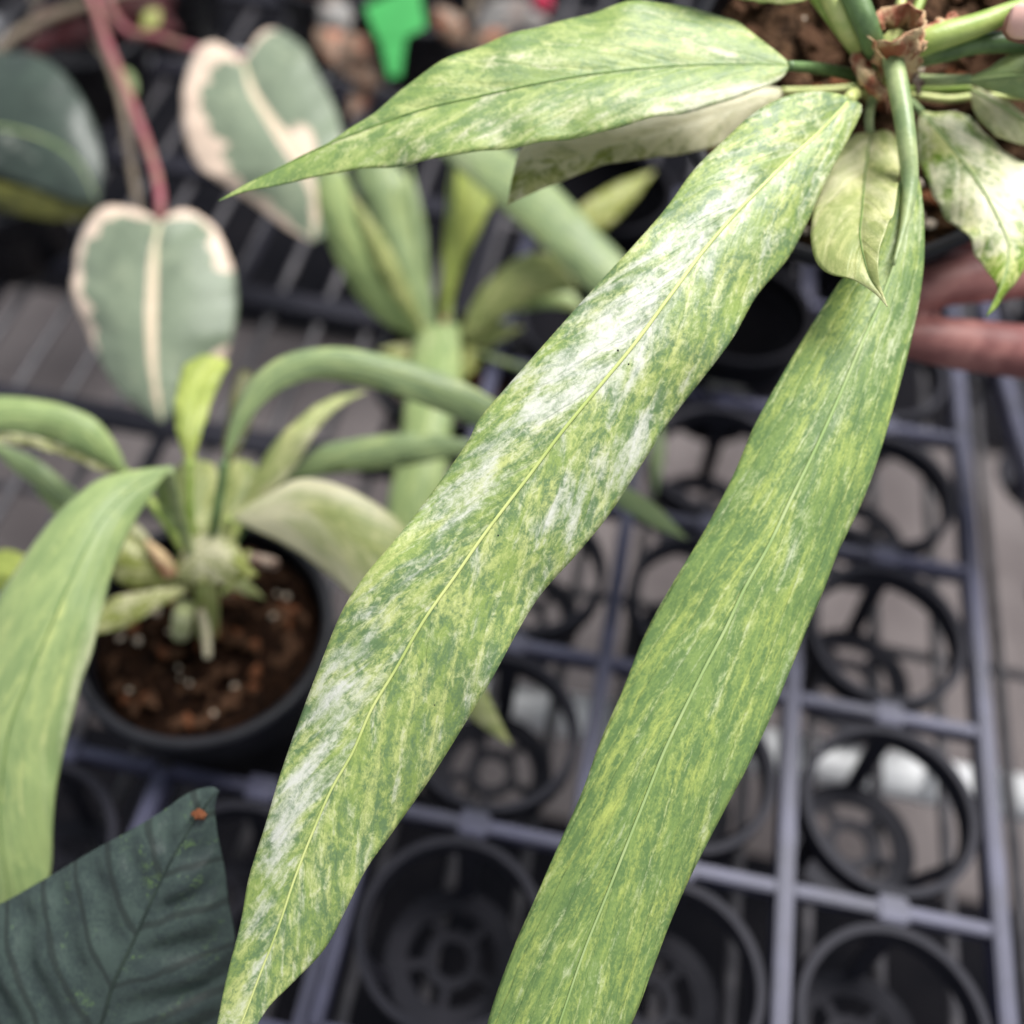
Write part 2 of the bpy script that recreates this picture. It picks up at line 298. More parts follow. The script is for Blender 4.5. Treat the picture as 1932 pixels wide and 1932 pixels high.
# ================================================================== the setting: ground and bench
bm = bmesh.new(); bmesh.ops.create_grid(bm, x_segments=60, y_segments=60, size=4)
for v in bm.verts: v.co.z += random.uniform(-.004, .004)
bmesh.ops.translate(bm, verts=bm.verts, vec=(0, 0, -.42)); tag(bm_obj('ground', bm, G['ground'], smooth=True), 'brown ground under the bench', None, None, 'structure')
ye = on(370, 1400, -.412)[1]  # far edge of an added sheet that stands in for shade
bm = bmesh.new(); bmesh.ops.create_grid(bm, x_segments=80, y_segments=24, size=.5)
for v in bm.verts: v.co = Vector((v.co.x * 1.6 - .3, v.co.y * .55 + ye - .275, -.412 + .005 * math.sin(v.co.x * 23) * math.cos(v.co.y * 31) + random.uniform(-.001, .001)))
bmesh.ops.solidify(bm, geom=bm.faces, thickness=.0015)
tag(bm_obj('shade_fill_sheet', bm, G['sheet'], smooth=True), 'added black sheet standing in for the shade below the near edge of the bench', 'sheet')

yb = on(100, 545, -.412)[1]  # front edge of a second added sheet, a black fill at the back
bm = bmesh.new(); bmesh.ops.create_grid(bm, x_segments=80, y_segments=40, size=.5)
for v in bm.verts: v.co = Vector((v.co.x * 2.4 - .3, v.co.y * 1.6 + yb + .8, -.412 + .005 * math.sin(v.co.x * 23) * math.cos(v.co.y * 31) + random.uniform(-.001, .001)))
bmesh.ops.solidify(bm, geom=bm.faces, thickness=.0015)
tag(bm_obj('shade_fill_sheet', bm, G['sheet'], smooth=True), 'added black sheet filling in the dark under the back of the bench', 'sheet')
bench = empty('wire_bench', (0, 0, -.08), 'grey wire bench top with a white tube frame under the trays', 'bench')
V, F = tube_geo(np.stack([np.zeros(3), np.linspace(-.8, 1.3, 3), np.full(3, -.0645)], 1), .003, 10)
wire0 = mesh_obj('wire', V, F, G['wire'], bench); wire0.location.x = -.982
for k in range(1, 42): copy_of(wire0, bench, (-.982 + .034 * k, 0, 0))
V, F = tube_geo(np.stack([np.linspace(-1.1, .5, 3), np.zeros(3), np.full(3, -.0705)], 1), .003, 10)
cw = mesh_obj('cross_wire', V, F, G['wire'], bench); cw.location.y = -.42
for yy in (-.105, .2, .5, .8): copy_of(cw, bench, (0, yy, 0))
A_, B_ = on(1048, 1345, -.0865), on(1690, 1462, -.0865); dv = (B_ - A_) / np.linalg.norm(B_ - A_)
V, F = tube_geo([A_ - dv * .9, A_, B_, B_ + dv * .5], .0125, 20); mesh_obj('frame_tube', V, F, G['white_tube'], bench)
V, F = tube_geo([A_ - dv * .9 + np.array([0, .55, 0]), B_ + dv * .5 + np.array([0, .55, 0])], .0125, 20); mesh_obj('frame_tube', V, F, G['white_tube'], bench)

# ================================================================== the cell tray
CE = .09
def cup_meshes():
    def ring(r0, r1, z0, z1, seg=48):
        bm = bmesh.new(); rows = []
        for r, z in ((r0, z0), (r1, z0), (r1, z1), (r0, z1)): rows.append([bm.verts.new((r * math.cos(2 * math.pi * k / seg), r * math.sin(2 * math.pi * k / seg), z)) for k in range(seg)])
        for i in range(4):
            for k in range(seg): bm.faces.new((rows[i][k], rows[i][(k + 1) % seg], rows[(i + 1) % 4][(k + 1) % seg], rows[(i + 1) % 4][k]))
        bmesh.ops.recalc_face_normals(bm, faces=bm.faces); return bm
    def merge(a, b):
        me = bpy.data.meshes.new('t'); b.to_mesh(me); b.free(); a.from_mesh(me); bpy.data.meshes.remove(me)
    cup = ring(.0354, .0390, -.016, -.0015)
    for sy in (-1, 1): box(cup, (0, sy * .0405, -.004), (.0085, .0045, .005), 0, .0006)
    base = ring(.0205, .0305, -.0600, -.0565); merge(base, ring(.0078, .0125, -.0600, -.0572))
    for k in range(5):
        a = math.radians(54 + 72 * k); box(base, (.017 * math.cos(a), .017 * math.sin(a), -.0586), (.0105, .0042, .0024), a)
    strut = bmesh.new()
    vs = []
    for r, z, hw in ((.0374, -.004, .0052), (.0290, -.0585, .0040)):
        for dr in (-.0008, .0008):
            for s in (-1, 1): vs.append(strut.verts.new((s * hw, r + dr, z)))
    bmesh.ops.convex_hull(strut, input=vs)
    out = []
    for nm, b in (('cup', cup), ('cup_base', base), ('strut', strut)):
        me = bpy.data.meshes.new(nm); b.to_mesh(me); b.free(); me.materials.append(G['cup']); out.append(me)
    return out
CUP, BASE, STRUT = cup_meshes()
def tray(name, label, loc, rz, cols, rows, group):
    T = empty(name, loc, label, 'tray', group); T.rotation_euler.z = rz
    def part(nm, me, parent, l, r=0):
        o = bpy.data.objects.new(nm, me); COL.objects.link(o); o.parent = parent; o.location = l; o.rotation_euler.z = r; return o
    def rib(L, wd, h):
        bm = bmesh.new(); box(bm, (0, 0, -h / 2), (wd, L, h), 0, .0009); me = bpy.data.meshes.new('rib'); bm.to_mesh(me); bm.free(); me.materials.append(G['tray']); return me
    rl, rs = rib(rows * CE, .0072, .0125), rib(CE - .0074, .0056, .0105)
    bm = bmesh.new(); box(bm, (0, 0, -.0027), (.013, .011, .005), 0, .001); jm = bpy.data.meshes.new('joint_plate'); bm.to_mesh(jm); bm.free(); jm.materials.append(G['tray'])
    for c in range(cols + 1): part('rib', rl, T, (-c * CE, -rows * CE / 2, 0))
    for c in range(cols):
        for r in range(rows + 1):
            part('cross_rib', rs, T, (-(c + .5) * CE, -r * CE, -.0008), math.pi / 2); part('joint_plate', jm, T, (-(c + .5) * CE, -r * CE, .0006))
        for r in range(rows):
            k = part('cup', CUP, T, (-(c + .5) * CE, -(r + .5) * CE, 0)); part('cup_base', BASE, k, (0, 0, 0))
            for j in range(3): part('strut', STRUT, k, (0, 0, 0), math.radians(120 * j))
    return T
GT = 'black plastic cell trays on the bench'
tray('cell_tray', 'dark plastic cell tray with round cups filling the lower right', (0, .18, 0), 0, 3, 6, GT)
p0 = on(1905, 720, 0.0); p1 = on(1985, 1010, 0.0); rz2 = math.atan2(p1[0] - p0[0], p0[1] - p1[1])
tray('cell_tray', 'second cell tray turned slightly, only its edge at the right border', (p0[0] + .09 + .12 * -math.sin(rz2), p0[1] + .12, 0), rz2, 1, 5, GT)
tray('cell_tray', 'near cell tray below the round pot of soil, mostly in shadow', (-.2745, -.2735, 0), 0, 3, 2, GT)
# black pots added in the far cells to darken the shaded part of the tray
for c_, r_, lb in ((1, 0, 'added black pot darkening the tray, hidden under the held pot and speckled leaf'), (2, 0, 'added black pot darkening the far corner cell of the tray behind the speckled leaf'), (1, 1, 'added black pot darkening the tray in the gap between the two long leaves'), (0, 0, 'added black pot darkening the tray cell behind the fingers')):
    b_ = np.array([-(c_ + .5) * CE, .18 - (r_ + .5) * CE, -.0565]); e = empty('plant_pot', b_, lb, 'pot', 'black pots added to darken the tray'); pot(e, b_ + np.array([0, 0, .082]), (0, 0, 1), .041, .082, .68, .002, G['sheet'])
# flat web tray on the left
web = empty('web_tray', (-.30, .30, -.05), 'flat black web tray of crossing bars under the left pots', 'tray')
def bars(parent, x0, x1, y0, y1, sx, sy, z):
    nx = int((x1 - x0) / sx); ny = int((y1 - y0) / sy); O = origin(parent)
    def mk(L, wd):
        bm = bmesh.new(); box(bm, (0, 0, 0), (wd, L, .006), 0, .0008); me = bpy.data.meshes.new('bar'); bm.to_mesh(me); bm.free(); me.materials.append(G['cup']); return me
    a, b = mk(y1 - y0, .006), mk(x1 - x0, .017)
    for i in range(nx + 1):
        o = bpy.data.objects.new('bar', a); COL.objects.link(o); o.parent = parent; o.location = (x0 + i * sx - O[0], (y0 + y1) / 2 - O[1], z - O[2])
    for j in range(ny + 1):
        o = bpy.data.objects.new('cross_bar', b); COL.objects.link(o); o.parent = parent; o.location = ((x0 + x1) / 2 - O[0], y0 + j * sy - O[1], z + .0015 - O[2]); o.rotation_euler.z = math.pi / 2
bars(web, -.62, -.31, -.17, .43, .155, .12, -.0585)

# ================================================================== held plant (upper right): variegated anthurium
ctr = at(1650, 138, .335); vd = CAM - ctr; vd /= np.linalg.norm(vd); AX = .32 * np.array([0, 0, 1.]) + .68 * vd; AX /= np.linalg.norm(AX)
PR = .0605
A = empty('potted_anthurium', ctr - AX * .11, 'held potted anthurium with long green and cream speckled leaves, sharp in front', 'plant', None)
pot(A, ctr, AX, PR, .11, .76)
so = soil(A, ctr - AX * .010, AX, PR - .003, G['soil_light'], 3); chips(so, ctr - AX * .009, AX, PR - .006, 230, .0042, (6, 1.5, 1.2), 11)
S = G['stalk']; SD = G['stalk_dark']; SP = G['stalk_pale']; SL = G['stalk_lime']
# stem and sheaths
tube('stem', [(1650, 160, .342), (1660, 140, .322), (1672, 115, .305), (1690, 80, .292)], [.006, .0062, .0058, .004], G['stalk_pale'], A, 16, 14)
def sheath(pts, R, mat, n=14, sides=16, open_=.55, crumple=.0009, nm='papery_sheath'):
    P = cat([at(*p) for p in pts], n); V = []; F = []; T = np.gradient(P, axis=0); R = smooth1(R, n)
    for i in range(n):
        t = T[i] / np.linalg.norm(T[i]); a = np.cross(t, np.array([.2, .1, 1.])); a /= np.linalg.norm(a); b = np.cross(a, t)
        for k in range(sides):
            th = 6.283 * open_ * (k / (sides - 1) - .5) + 1.2
            r = R[i] * (1 + .12 * math.sin(k * 2.1 + i * .6)) + rng.normal(0, crumple) * (i / n + .2)
            V.append(P[i] + r * (math.cos(th) * a + math.sin(th) * b))
    F = [(i * sides + k, i * sides + k + 1, (i + 1) * sides + k + 1, (i + 1) * sides + k) for i in range(n - 1) for k in range(sides - 1)]
    o = mesh_obj(nm, V, F, mat, A); so_ = o.modifiers.new('t', 'SOLIDIFY'); so_.thickness = .0004; return o
sheath([(1688, 140, .306), (1690, 105, .297), (1692, 70, .290), (1690, 42, .286)], [.0050, .0062, .0064, .0070], G['papery'], 14, 22, .95)
sheath([(1700, 95, .292), (1720, 88, .288), (1738, 98, .286)], [.0034, .0028, .0012], G['papery'], 10, 12, .6)
sheath([(1615, 92, .300), (1625, 130, .297), (1648, 170, .297), (1664, 190, .300)], [.0008, .0022, .0024, .0008], G['papery'], 14, 12, .55)
sheath([(1712, 175, .306), (1716, 158, .302), (1722, 142, .300)], [.0030, .0030, .0012], G['papery_dark'], 10, 12, .55)
sheath([(1720, 52, .292), (1752, 62, .290), (1800, 30, .292)], [.0008, .0016, .0008], G['papery'], 12, 8, .6)
# petioles
tube('petiole', [(1684, 112, .292), (1692, 150, .288), (1704, 215, .284), (1712, 280, .282), (1716, 345, .2815), (1706, 420, .2785), (1686, 500, .2745)], [.0030, .0029, .0027, .0025, .0020, .0010, .0004], S, A, 34, 14)
tube('petiole', [(1640, 150, .312), (1560, 131, .302), (1486, 124, .292)], [.0018, .0017, .0014], SD, A)
tube('petiole', [(1645, 150, .318), (1622, 168, .306), (1600, 188, .288)], [.0020, .0022, .0018], SP, A)
tube('petiole', [(1652, 170, .322), (1640, 215, .316), (1642, 262, .312)], [.0014, .0013, .0012], S, A)
tube('petiole', [(1670, 160, .326), (1560, 170, .325), (1475, 172, .322)], [.0013, .0012, .0012], SP, A)
tube('petiole', [(1636, 120, .306), (1590, 60, .298), (1528, -20, .296)], [.0022, .0020, .0018], SL, A)
tube('petiole', [(1640, 110, .302), (1600, 55, .294), (1562, -20, .292)], [.0026, .0030, .0030], G['stalk_pale'], A)
tube('petiole', [(1655, 120, .300), (1640, 62, .290), (1606, -20, .288)], [.0030, .0034, .0036], SD, A)
tube('petiole', [(1690, 60, .305), (1698, 20, .306), (1702, -20, .308)], [.0016, .0015, .0014], SP, A)
tube('petiole', [(1710, 60, .310), (1725, 30, .312), (1745, -20, .315)], [.0016, .0015, .0014], SL, A)
tube('peduncle', [(1712, 92, .292), (1770, 70, .290), (1850, 45, .290), (1950, 0, .292)], [.0036, .0036, .0030, .0018], G['stalk_lime'], A, 26, 12)
tube('petiole', [(1700, 120, .304), (1790, 98, .298), (1850, 82, .296), (1960, 78, .296)], [.0022, .0026, .0030, .0030], SD, A)
tube('petiole', [(1680, 170, .322), (1780, 187, .320), (1850, 181, .320), (1960, 184, .322)], [.0012, .0012, .0011, .0011], G['stalk_pale'], A)
tube('petiole', [(1690, 148, .312), (1760, 152, .306), (1832, 150, .302)], [.0018, .0017, .0015], S, A)
tube('petiole', [(1700, 165, .318), (1770, 168, .314), (1834, 168, .310)], [.0012, .0012, .0010], SL, A)
tube('petiole', [(1690, 170, .322), (1715, 190, .318), (1738, 212, .314)], [.0014, .0013, .0012], S, A)
# the long speckled leaf in the middle
mid = [(1606, 186), (1540, 255), (1490, 300), (1400, 390), (1330, 470), (1270, 550), (1200, 645), (1130, 730), (1060, 815), (1000, 895), (950, 960), (905, 1020), (860, 1085), (800, 1170), (745, 1265), (700, 1340), (665, 1420), (625, 1490), (590, 1570), (555, 1660), (525, 1750), (490, 1840), (455, 1932), (420, 2010), (375, 2110)]
lf = [(1606, 184), (1560, 174), (1510, 176), (1470, 188), (1420, 215), (1370, 260), (1310, 320), (1255, 395), (1190, 470), (1120, 545), (1040, 635), (965, 720), (905, 790), (880, 838), (800, 950), (745, 1020), (690, 1085), (645, 1155), (600, 1265), (560, 1370), (528, 1465), (500, 1560), (470, 1655), (455, 1740), (430, 1840), (411, 1932), (395, 2010), (375, 2110)]
rt = [(1608, 188), (1626, 205), (1603, 258), (1558, 340), (1525, 420), (1485, 490), (1425, 560), (1378, 640), (1320, 720), (1255, 808), (1207, 882), (1150, 970), (1088, 1045), (1020, 1122), (970, 1200), (915, 1300), (850, 1410), (800, 1488), (740, 1572), (690, 1640), (650, 1720), (612, 1790), (555, 1850), (512, 1893), (486, 1932), (440, 2010), (375, 2110)]
blobs = [(.07, .0, .05, .5, .10), (.17, -.1, .06, .3, .26), (.22, -.2, .06, .35, .30), (.29, -.4, .06, .45, .34), (.33, .12, .05, .2, .26), (.36, -.4, .06, .5, .40), (.43, -.55, .05, .35, .34), (.41, .8, .035, .2, .42), (.465, .62, .035, .2, .40), (.10, .72, .08, .2, .16), (.50, -.45, .04, .3, .22), (.54, -.1, .03, .18, .26), (.565, -.55, .03, .3, .28),
         (.66, -.6, .05, .3, .26), (.70, -.5, .04, .3, .34), (.76, -.55, .03, .3, .36), (.80, -.6, .03, .3, .34), (.87, -.2, .05, .3, .2), (.75, .5, .1, .5, -.12), (.6, .4, .1, .5, -.08)]
main_leaf = leaf(A, mid, lf, rt, [.288, .272, .262, .256, .252, .249, .247, .245, .243, .241], G['leaf_main'], dl=[.001, .004, .004, .003, .003, .002], dr=[.002, .006, .006, .005, .004, .003], dens=.26, blobs=[(a, b, c, d, e * .8) for a, b, c, d, e in blobs], n=230, m=16, arch=.09, wave=.0012, rib=G['rib_pale'], ribw=.00048)
for k, (x, y) in enumerate(((1166, 661), (1186, 687), (940, 1010), (820, 1330))):
    bm = bmesh.new(); bmesh.ops.create_icosphere(bm, subdivisions=1, radius=.00030 - .00004 * k); c_ = at(x, y, .262); d_ = c_ - CAM
    hit = None; dg = bpy.context.evaluated_depsgraph_get(); ok, loc_, _, _ = main_leaf.ray_cast(Vector(CAM - origin(main_leaf)), Vector(d_).normalized(), depsgraph=dg)
    bmesh.ops.translate(bm, verts=bm.verts, vec=loc_ + Vector(origin(main_leaf)) if ok else Vector(c_)); bm_obj('dark_speck', bm, G['pot_black'], main_leaf, True)
# the long leaf on the right
mid = [(1716, 318), (1700, 450), (1665, 560), (1625, 650), (1578, 760), (1537, 850), (1493, 940), (1450, 1030), (1405, 1110), (1367, 1190), (1330, 1260), (1290, 1340), (1252, 1420), (1220, 1500), (1180, 1600), (1140, 1700), (1100, 1800), (1055, 1932), (1010, 2060), (960, 2240)]
lf = [(1708, 318), (1694, 350), (1665, 415), (1620, 490), (1582, 535), (1540, 600), (1480, 700), (1425, 800), (1382, 900), (1330, 1000), (1270, 1100), (1216, 1200), (1176, 1300), (1132, 1400), (1096, 1500), (1052, 1600), (1008, 1700), (965, 1800), (920, 1932), (895, 2080), (960, 2240)]
rt = [(1724, 318), (1736, 350), (1743, 420), (1742, 500), (1732, 580), (1715, 660), (1690, 750), (1660, 850), (1625, 950), (1582, 1040), (1555, 1110), (1530, 1170), (1492, 1260), (1455, 1350), (1412, 1440), (1380, 1500), (1340, 1580), (1300, 1660), (1265, 1740), (1230, 1830), (1190, 1932), (1110, 2080), (960, 2240)]
leaf(A, mid, lf, rt, [.283, .276, .270, .265, .261, .257, .254, .252, .250, .250], G['leaf_right'], dl=[.006, .016, .012, .008, .007, .006], dr=[.002, .004, .005, .005, .005, .005], dens=.12, blobs=[(.08, .2, .12, 1.2, .22), (.25, .0, .12, .3, .2), (.45, .2, .12, .3, .12)], n=230, m=16, arch=.06, wave=.0004, rib=G['rib_light'], ribw=.0005)  # pale blob near the leaf base paints a sheen into the colour
# the leaf reaching left
mid = [(1490, 124), (1400, 121), (1300, 123), (1200, 130), (1100, 142), (1000, 160), (900, 182), (800, 205), (700, 240), (600, 280), (520, 320), (460, 350), (413, 379)]
up = [(1490, 121), (1455, 88), (1410, 55), (1380, 36), (1300, 14), (1200, 8), (1100, 25), (1000, 55), (900, 90), (830, 122), (760, 165), (690, 220), (620, 275), (540, 315), (470, 348), (413, 379)]
lo = [(1490, 127), (1468, 152), (1400, 180), (1300, 210), (1200, 234), (1100, 254), (1000, 273), (900, 289), (800, 304), (700, 315), (600, 335), (520, 351), (450, 366), (413, 379)]
leaf(A, mid, up, lo, [.292, .288, .284, .282, .281, .281, .280], G['leaf_top'], dl=[.002, .012, .014, .012, .006, .001], dr=[.000, -.004, -.004, -.003, -.002, 0], dens=.16, blobs=[(.12, .9, .16, .25, .6), (.3, .6, .2, .3, .12), (.55, .5, .2, .35, .12), (.8, .0, .12, .5, .12), (.25, -.5, .2, .4, .06)], n=150, m=12, arch=.05, wave=.0009, rib=G['rib_dark'], ribw=.00036, ribh=.1)
# cream leaf behind it
leaf(A, [(1480, 172), (1380, 205), (1250, 245), (1130, 280), (1030, 318), (985, 345), (957, 388)], [(1480, 168), (1420, 165), (1300, 190), (1150, 222), (1050, 248), (988, 275), (968, 330), (957, 388)], [(1482, 178), (1440, 215), (1385, 262), (1310, 288), (1200, 300), (1110, 322), (1050, 346), (1000, 366), (957, 388)],
     [.322, .318, .312, .306, .302, .300], G['leaf_cream'], dl=.002, dr=.003, dens=.62, blobs=[(.3, 0, .3, 1, .35), (.75, -.5, .15, .5, .25), (.75, .6, .15, .45, -.35), (.95, -.5, .06, .8, -.4)], n=90, m=10, arch=.1)
# small leaf hanging below the crown
leaf(A, [(1644, 250), (1633, 320), (1626, 400), (1623, 450), (1640, 520), (1662, 556), (1674, 578)], [(1640, 250), (1600, 262), (1560, 320), (1537, 390), (1530, 450), (1541, 495), (1572, 519), (1612, 530), (1648, 552), (1674, 578)], [(1648, 250), (1676, 245), (1692, 268), (1697, 320), (1690, 380), (1674, 430), (1660, 470), (1657, 505), (1661, 540), (1674, 578)],
     [.312, .301, .286, .274, .266, .262, .260], G['leaf_small'], dl=[.004, .006, .004, .002, 0], dr=[.004, .002, -.004, -.004, 0], dens=.38, blobs=[(.35, -.5, .3, .5, .25), (.85, 0, .1, 1, -.3)], n=80, m=10, arch=.12, rib=G['rib_dark'], ribw=.0003, ribh=.1)
# white leaf at the right
leaf(A, [(1738, 211), (1790, 270), (1850, 350), (1888, 420), (1904, 470), (1892, 530), (1862, 596)], [(1736, 212), (1729, 255), (1738, 315), (1770, 388), (1810, 430), (1840, 480), (1872, 522), (1886, 545), (1881, 572), (1862, 596)], [(1740, 210), (1800, 214), (1850, 240), (1880, 270), (1912, 296), (1950, 320), (1975, 390), (1950, 470), (1918, 530), (1888, 572), (1862, 596)],
     [.314, .308, .302, .297, .294, .292, .292], G['leaf_white'], dl=[.003, .006, .005, .003, .001], dr=[.003, .005, .004, .003, .001], dens=.44, blobs=[(.55, 0, .22, 1.4, .40), (.2, .6, .2, .5, .1), (.2, -.1, .2, .25, -.12), (.93, 0, .16, 2, -1.2)], n=90, m=12, arch=.12, wave=.0012, rib=G['rib_light'], ribw=.0004, ribh=.1)
leaf(A, [(1831, 168), (1870, 190), (1932, 226), (2020, 285)], [(1831, 167), (1850, 168), (1890, 188), (1940, 218), (2020, 285)], [(1831, 170), (1838, 210), (1870, 250), (1930, 275), (1980, 288), (2020, 285)], [.310, .304, .300, .300], G['leaf_small'], dl=.002, dr=.002, dens=.5, n=50, m=8, arch=.15, rib=G['rib_light'], ribw=.0004)
leaf(A, [(1822, 152), (1880, 145), (1950, 140), (2090, 130)], [(1820, 150), (1866, 128), (1902, 104), (1970, 78), (2090, 130)], [(1824, 156), (1880, 174), (1940, 187), (2000, 188), (2090, 130)], [.302, .296, .292, .292], G['leaf_plain'], dl=.006, dr=.004, dens=.05, n=50, m=8, arch=.1, rib=G['rib_light'], ribw=.0004)
leaf(A, [(1535, -12), (1460, -16), (1380, -40), (1250, -90)], [(1535, -16), (1470, -60), (1380, -100), (1250, -90)], [(1535, -8), (1505, 6), (1450, 6), (1390, -4), (1250, -90)], [.296, .290, .286, .286], G['leaf_small'], dl=.004, dr=.002, dens=.15, n=40, m=6)

# ------------------------------------------------------------------ the hand that holds it
def hand():
    bm = bmesh.new()
    def limb(pts, R, n=30, sides=16):
        P = cat([at(*p) for p in pts], n); V, F = tube_geo(P, R, sides); vs = [bm.verts.new(v) for v in V]
        for f in F: bm.faces.new([vs[i] for i in f])
        for q, r in ((P[0], smooth1(R, n)[0]), (P[-1], smooth1(R, n)[-1])): bmesh.ops.create_uvsphere(bm, u_segments=14, v_segments=10, radius=r * .99, matrix=Matrix.Translation(q))
    f1 = [(1722, 548, .362), (1775, 536, .364), (1850, 522, .368), (1900, 516, .374), (1960, 506, .384), (2080, 470, .405), (2240, 420, .43)]
    f2 = [(1694, 636, .366), (1745, 642, .366), (1800, 648, .368), (1860, 656, .370), (1900, 660, .371), (1990, 664, .380), (2120, 620, .405), (2260, 520, .43)]
    limb(f1, [.0070, .0094, .0100, .0104, .0108, .0105, .012], 44); limb(f2, [.0070, .0092, .0098, .0106, .0118, .0122, .0110, .0118, .012], 44)
    limb([(1640, 430, .432), (1760, 440, .425), (1900, 430, .42), (2050, 400, .425), (2240, 340, .44)], [.0075, .009, .009, .0095, .012])
    limb([(1620, 330, .45), (1760, 340, .445), (1900, 340, .44), (2050, 320, .44), (2240, 280, .45)], [.0065, .008, .008, .0085, .011])
    limb([(1924, 46, .283), (1952, 48, .281), (2000, 58, .287), (2080, 120, .315), (2180, 220, .38), (2300, 330, .43)], [.0050, .0068, .0080, .0095, .0125, .017])
    limb([(2230, 300, .445), (2330, 340, .45), (2430, 380, .455)], [.026, .029, .026]); limb([(2230, 440, .435), (2330, 430, .44), (2430, 420, .45)], [.025, .028, .026])
    limb([(2420, 400, .455), (2600, 430, .46), (3000, 500, .47)], [.027, .026, .034])
    o = bm_obj('person', bm, G['skin'], None, True)
    r = o.modifiers.new('body', 'REMESH'); r.mode = 'VOXEL'; r.voxel_size = .0016; r.use_smooth_shade = True
    s = o.modifiers.new('soft', 'SMOOTH'); s.factor = .5; s.iterations = 5
    tag(o, 'bare hand gripping the held black pot, two fingers below its rim at right edge', 'person')
    # thumbnail
    c = at(1940, 40, .2765); q = (CAM - c); q /= np.linalg.norm(q); a = RT - q * (RT @ q); a /= np.linalg.norm(a); b = np.cross(q, a); V = []; F = []
    for i in range(9):
        for k in range(9):
            x = (i / 8 - .5) * 2; y = (k / 8 - .5) * 2; V.append(c + a * x * .0048 + b * y * .0042 * math.sqrt(max(0, 1 - (min(0, x) ** 4) * .7)) - q * (.0016 * y * y + .0006 * x * x))
    F = [(i * 9 + k, i * 9 + k + 1, i * 9 + k + 10, i * 9 + k + 9) for i in range(8) for k in range(8)]
    nl = mesh_obj('thumbnail', V, F, G['nail'], o); sd = nl.modifiers.new('t', 'SOLIDIFY'); sd.thickness = .0006
hand()

# ================================================================== plant in the black pot at the left
cB = on(384, 1180, .035); rB = .0545
B = empty('potted_plant', cB + np.array([0, 0, -.0965]), 'strap leaved plant in round black pot at lower left, arching leaves', 'plant')
pot(B, cB, (0, 0, 1), rB, .0965, .74)
sB = soil(B, cB + np.array([0, 0, -.013]), (0, 0, 1), rB - .004, G['soil'], 5, .0025); chips(sB, cB + np.array([0, 0, -.012]), (0, 0, 1), rB - .008, 150, .0030, (5, 1.2, 1.3), 21)
def d_of(x, y, z): v = (x - 966) / 1932 * RT + (y - 966) / 1932 * DN + FW; return (z - CAM[2]) / v[2]
tube('stem', [(392, 1200, d_of(392, 1200, .022)), (390, 1120, .432), (385, 1060, .422)], [.0045, .005, .004], G['stalk_pale'], B, 14)
tube('root', [(392, 1240, .436), (388, 1190, .432), (378, 1150, .428)], [.0016, .002, .002], G['rib_cream'], B, 12)
tube('cut_stub', [(342, 1195, .436), (344, 1170, .428), (350, 1140, .424)], [.0042, .0044, .004], G['leaf_stub'], B, 6)
tube('root', [(470, 1055, .430), (500, 1060, .434), (520, 1064, .438)], [.003, .003, .0025], G['papery_dark'], B, 8)
tube('bud_sheath', [(275, 1020, .41), (300, 1050, .412), (325, 1085, .415)], [.001, .003, .0035], G['papery'], B, 10)
tube('petiole', [(395, 1080, .424), (408, 980, .405), (424, 870, .396)], [.0022, .0018, .0016], SD, B)
tube('petiole', [(380, 1080, .424), (360, 980, .41), (358, 868, .402)], [.002, .0018, .0016], SL, B)
tube('petiole', [(375, 1085, .424), (345, 1000, .40), (318, 885, .372)], [.002, .002, .0018], S, B)
tube('petiole', [(375, 1085, .424), (310, 980, .42), (235, 888, .414)], [.002, .002, .0018], SL, B)
tube('petiole', [(400, 1080, .424), (420, 1020, .412), (436, 976, .404)], [.002, .002, .0018], SP, B)
tube('petiole', [(400, 1080, .424), (440, 1010, .42), (464, 958, .418)], [.002, .002, .0018], SP, B)
tube('petiole', [(420, 1120, .425), (450, 1080, .425), (470, 1040, .426)], [.0012, .0012, .001], SP, B)
LP, LL, LG, LC = G['leaf_plain'], G['leaf_lime'], G['leaf_grey'], G['leaf_small']
# big drooping leaf at the left
leaf(B, [(318, 884), (245, 925), (190, 985), (140, 1080), (92, 1190), (50, 1290), (15, 1390), (0, 1540), (15, 1680), (30, 1820)], [(316, 880), (250, 888), (190, 902), (150, 930), (90, 990), (40, 1060), (-5, 1130), (-50, 1230), (-80, 1400), (-85, 1560), (-55, 1700), (30, 1820)], [(320, 886), (288, 930), (246, 1000), (212, 1080), (190, 1170), (175, 1230), (152, 1290), (130, 1380), (112, 1450), (102, 1540), (94, 1640), (72, 1740), (30, 1820)],
     [.372, .352, .340, .333, .330, .330, .332, .338], LP, dl=[.002, .006, .008, .008, .004], dr=[.002, .008, .010, .010, .004], dens=.06, blobs=[(.35, .85, .2, .2, .25), (.5, .95, .15, .12, .3), (.15, .5, .1, .5, .12)], n=90, m=10, arch=.08, rib=G['rib_dark'], ribw=.0003, ribh=.1)
leaf(B, [(236, 890), (190, 845), (130, 800), (60, 785), (-20, 790), (-120, 850)], [(238, 886), (222, 845), (190, 800), (150, 775), (90, 757), (0, 748), (-60, 760), (-120, 850)], [(234, 893), (170, 862), (100, 832), (40, 818), (-30, 818), (-120, 850)], [.414, .405, .40, .398, .398], LP, dl=.008, dr=.004, dens=.08, blobs=[(.5, .4, .5, .5, .22)], n=50, m=8, arch=.15)
leaf(B, [(240, 894), (170, 868), (100, 842), (30, 826), (-60, 830)], [(240, 892), (170, 862), (100, 836), (30, 818), (-60, 830)], [(240, 898), (190, 888), (110, 856), (30, 838), (-60, 830)], [.416, .408, .402, .40], G['leaf_cream'], dl=0, dr=.003, dens=.5, n=40, m=5)
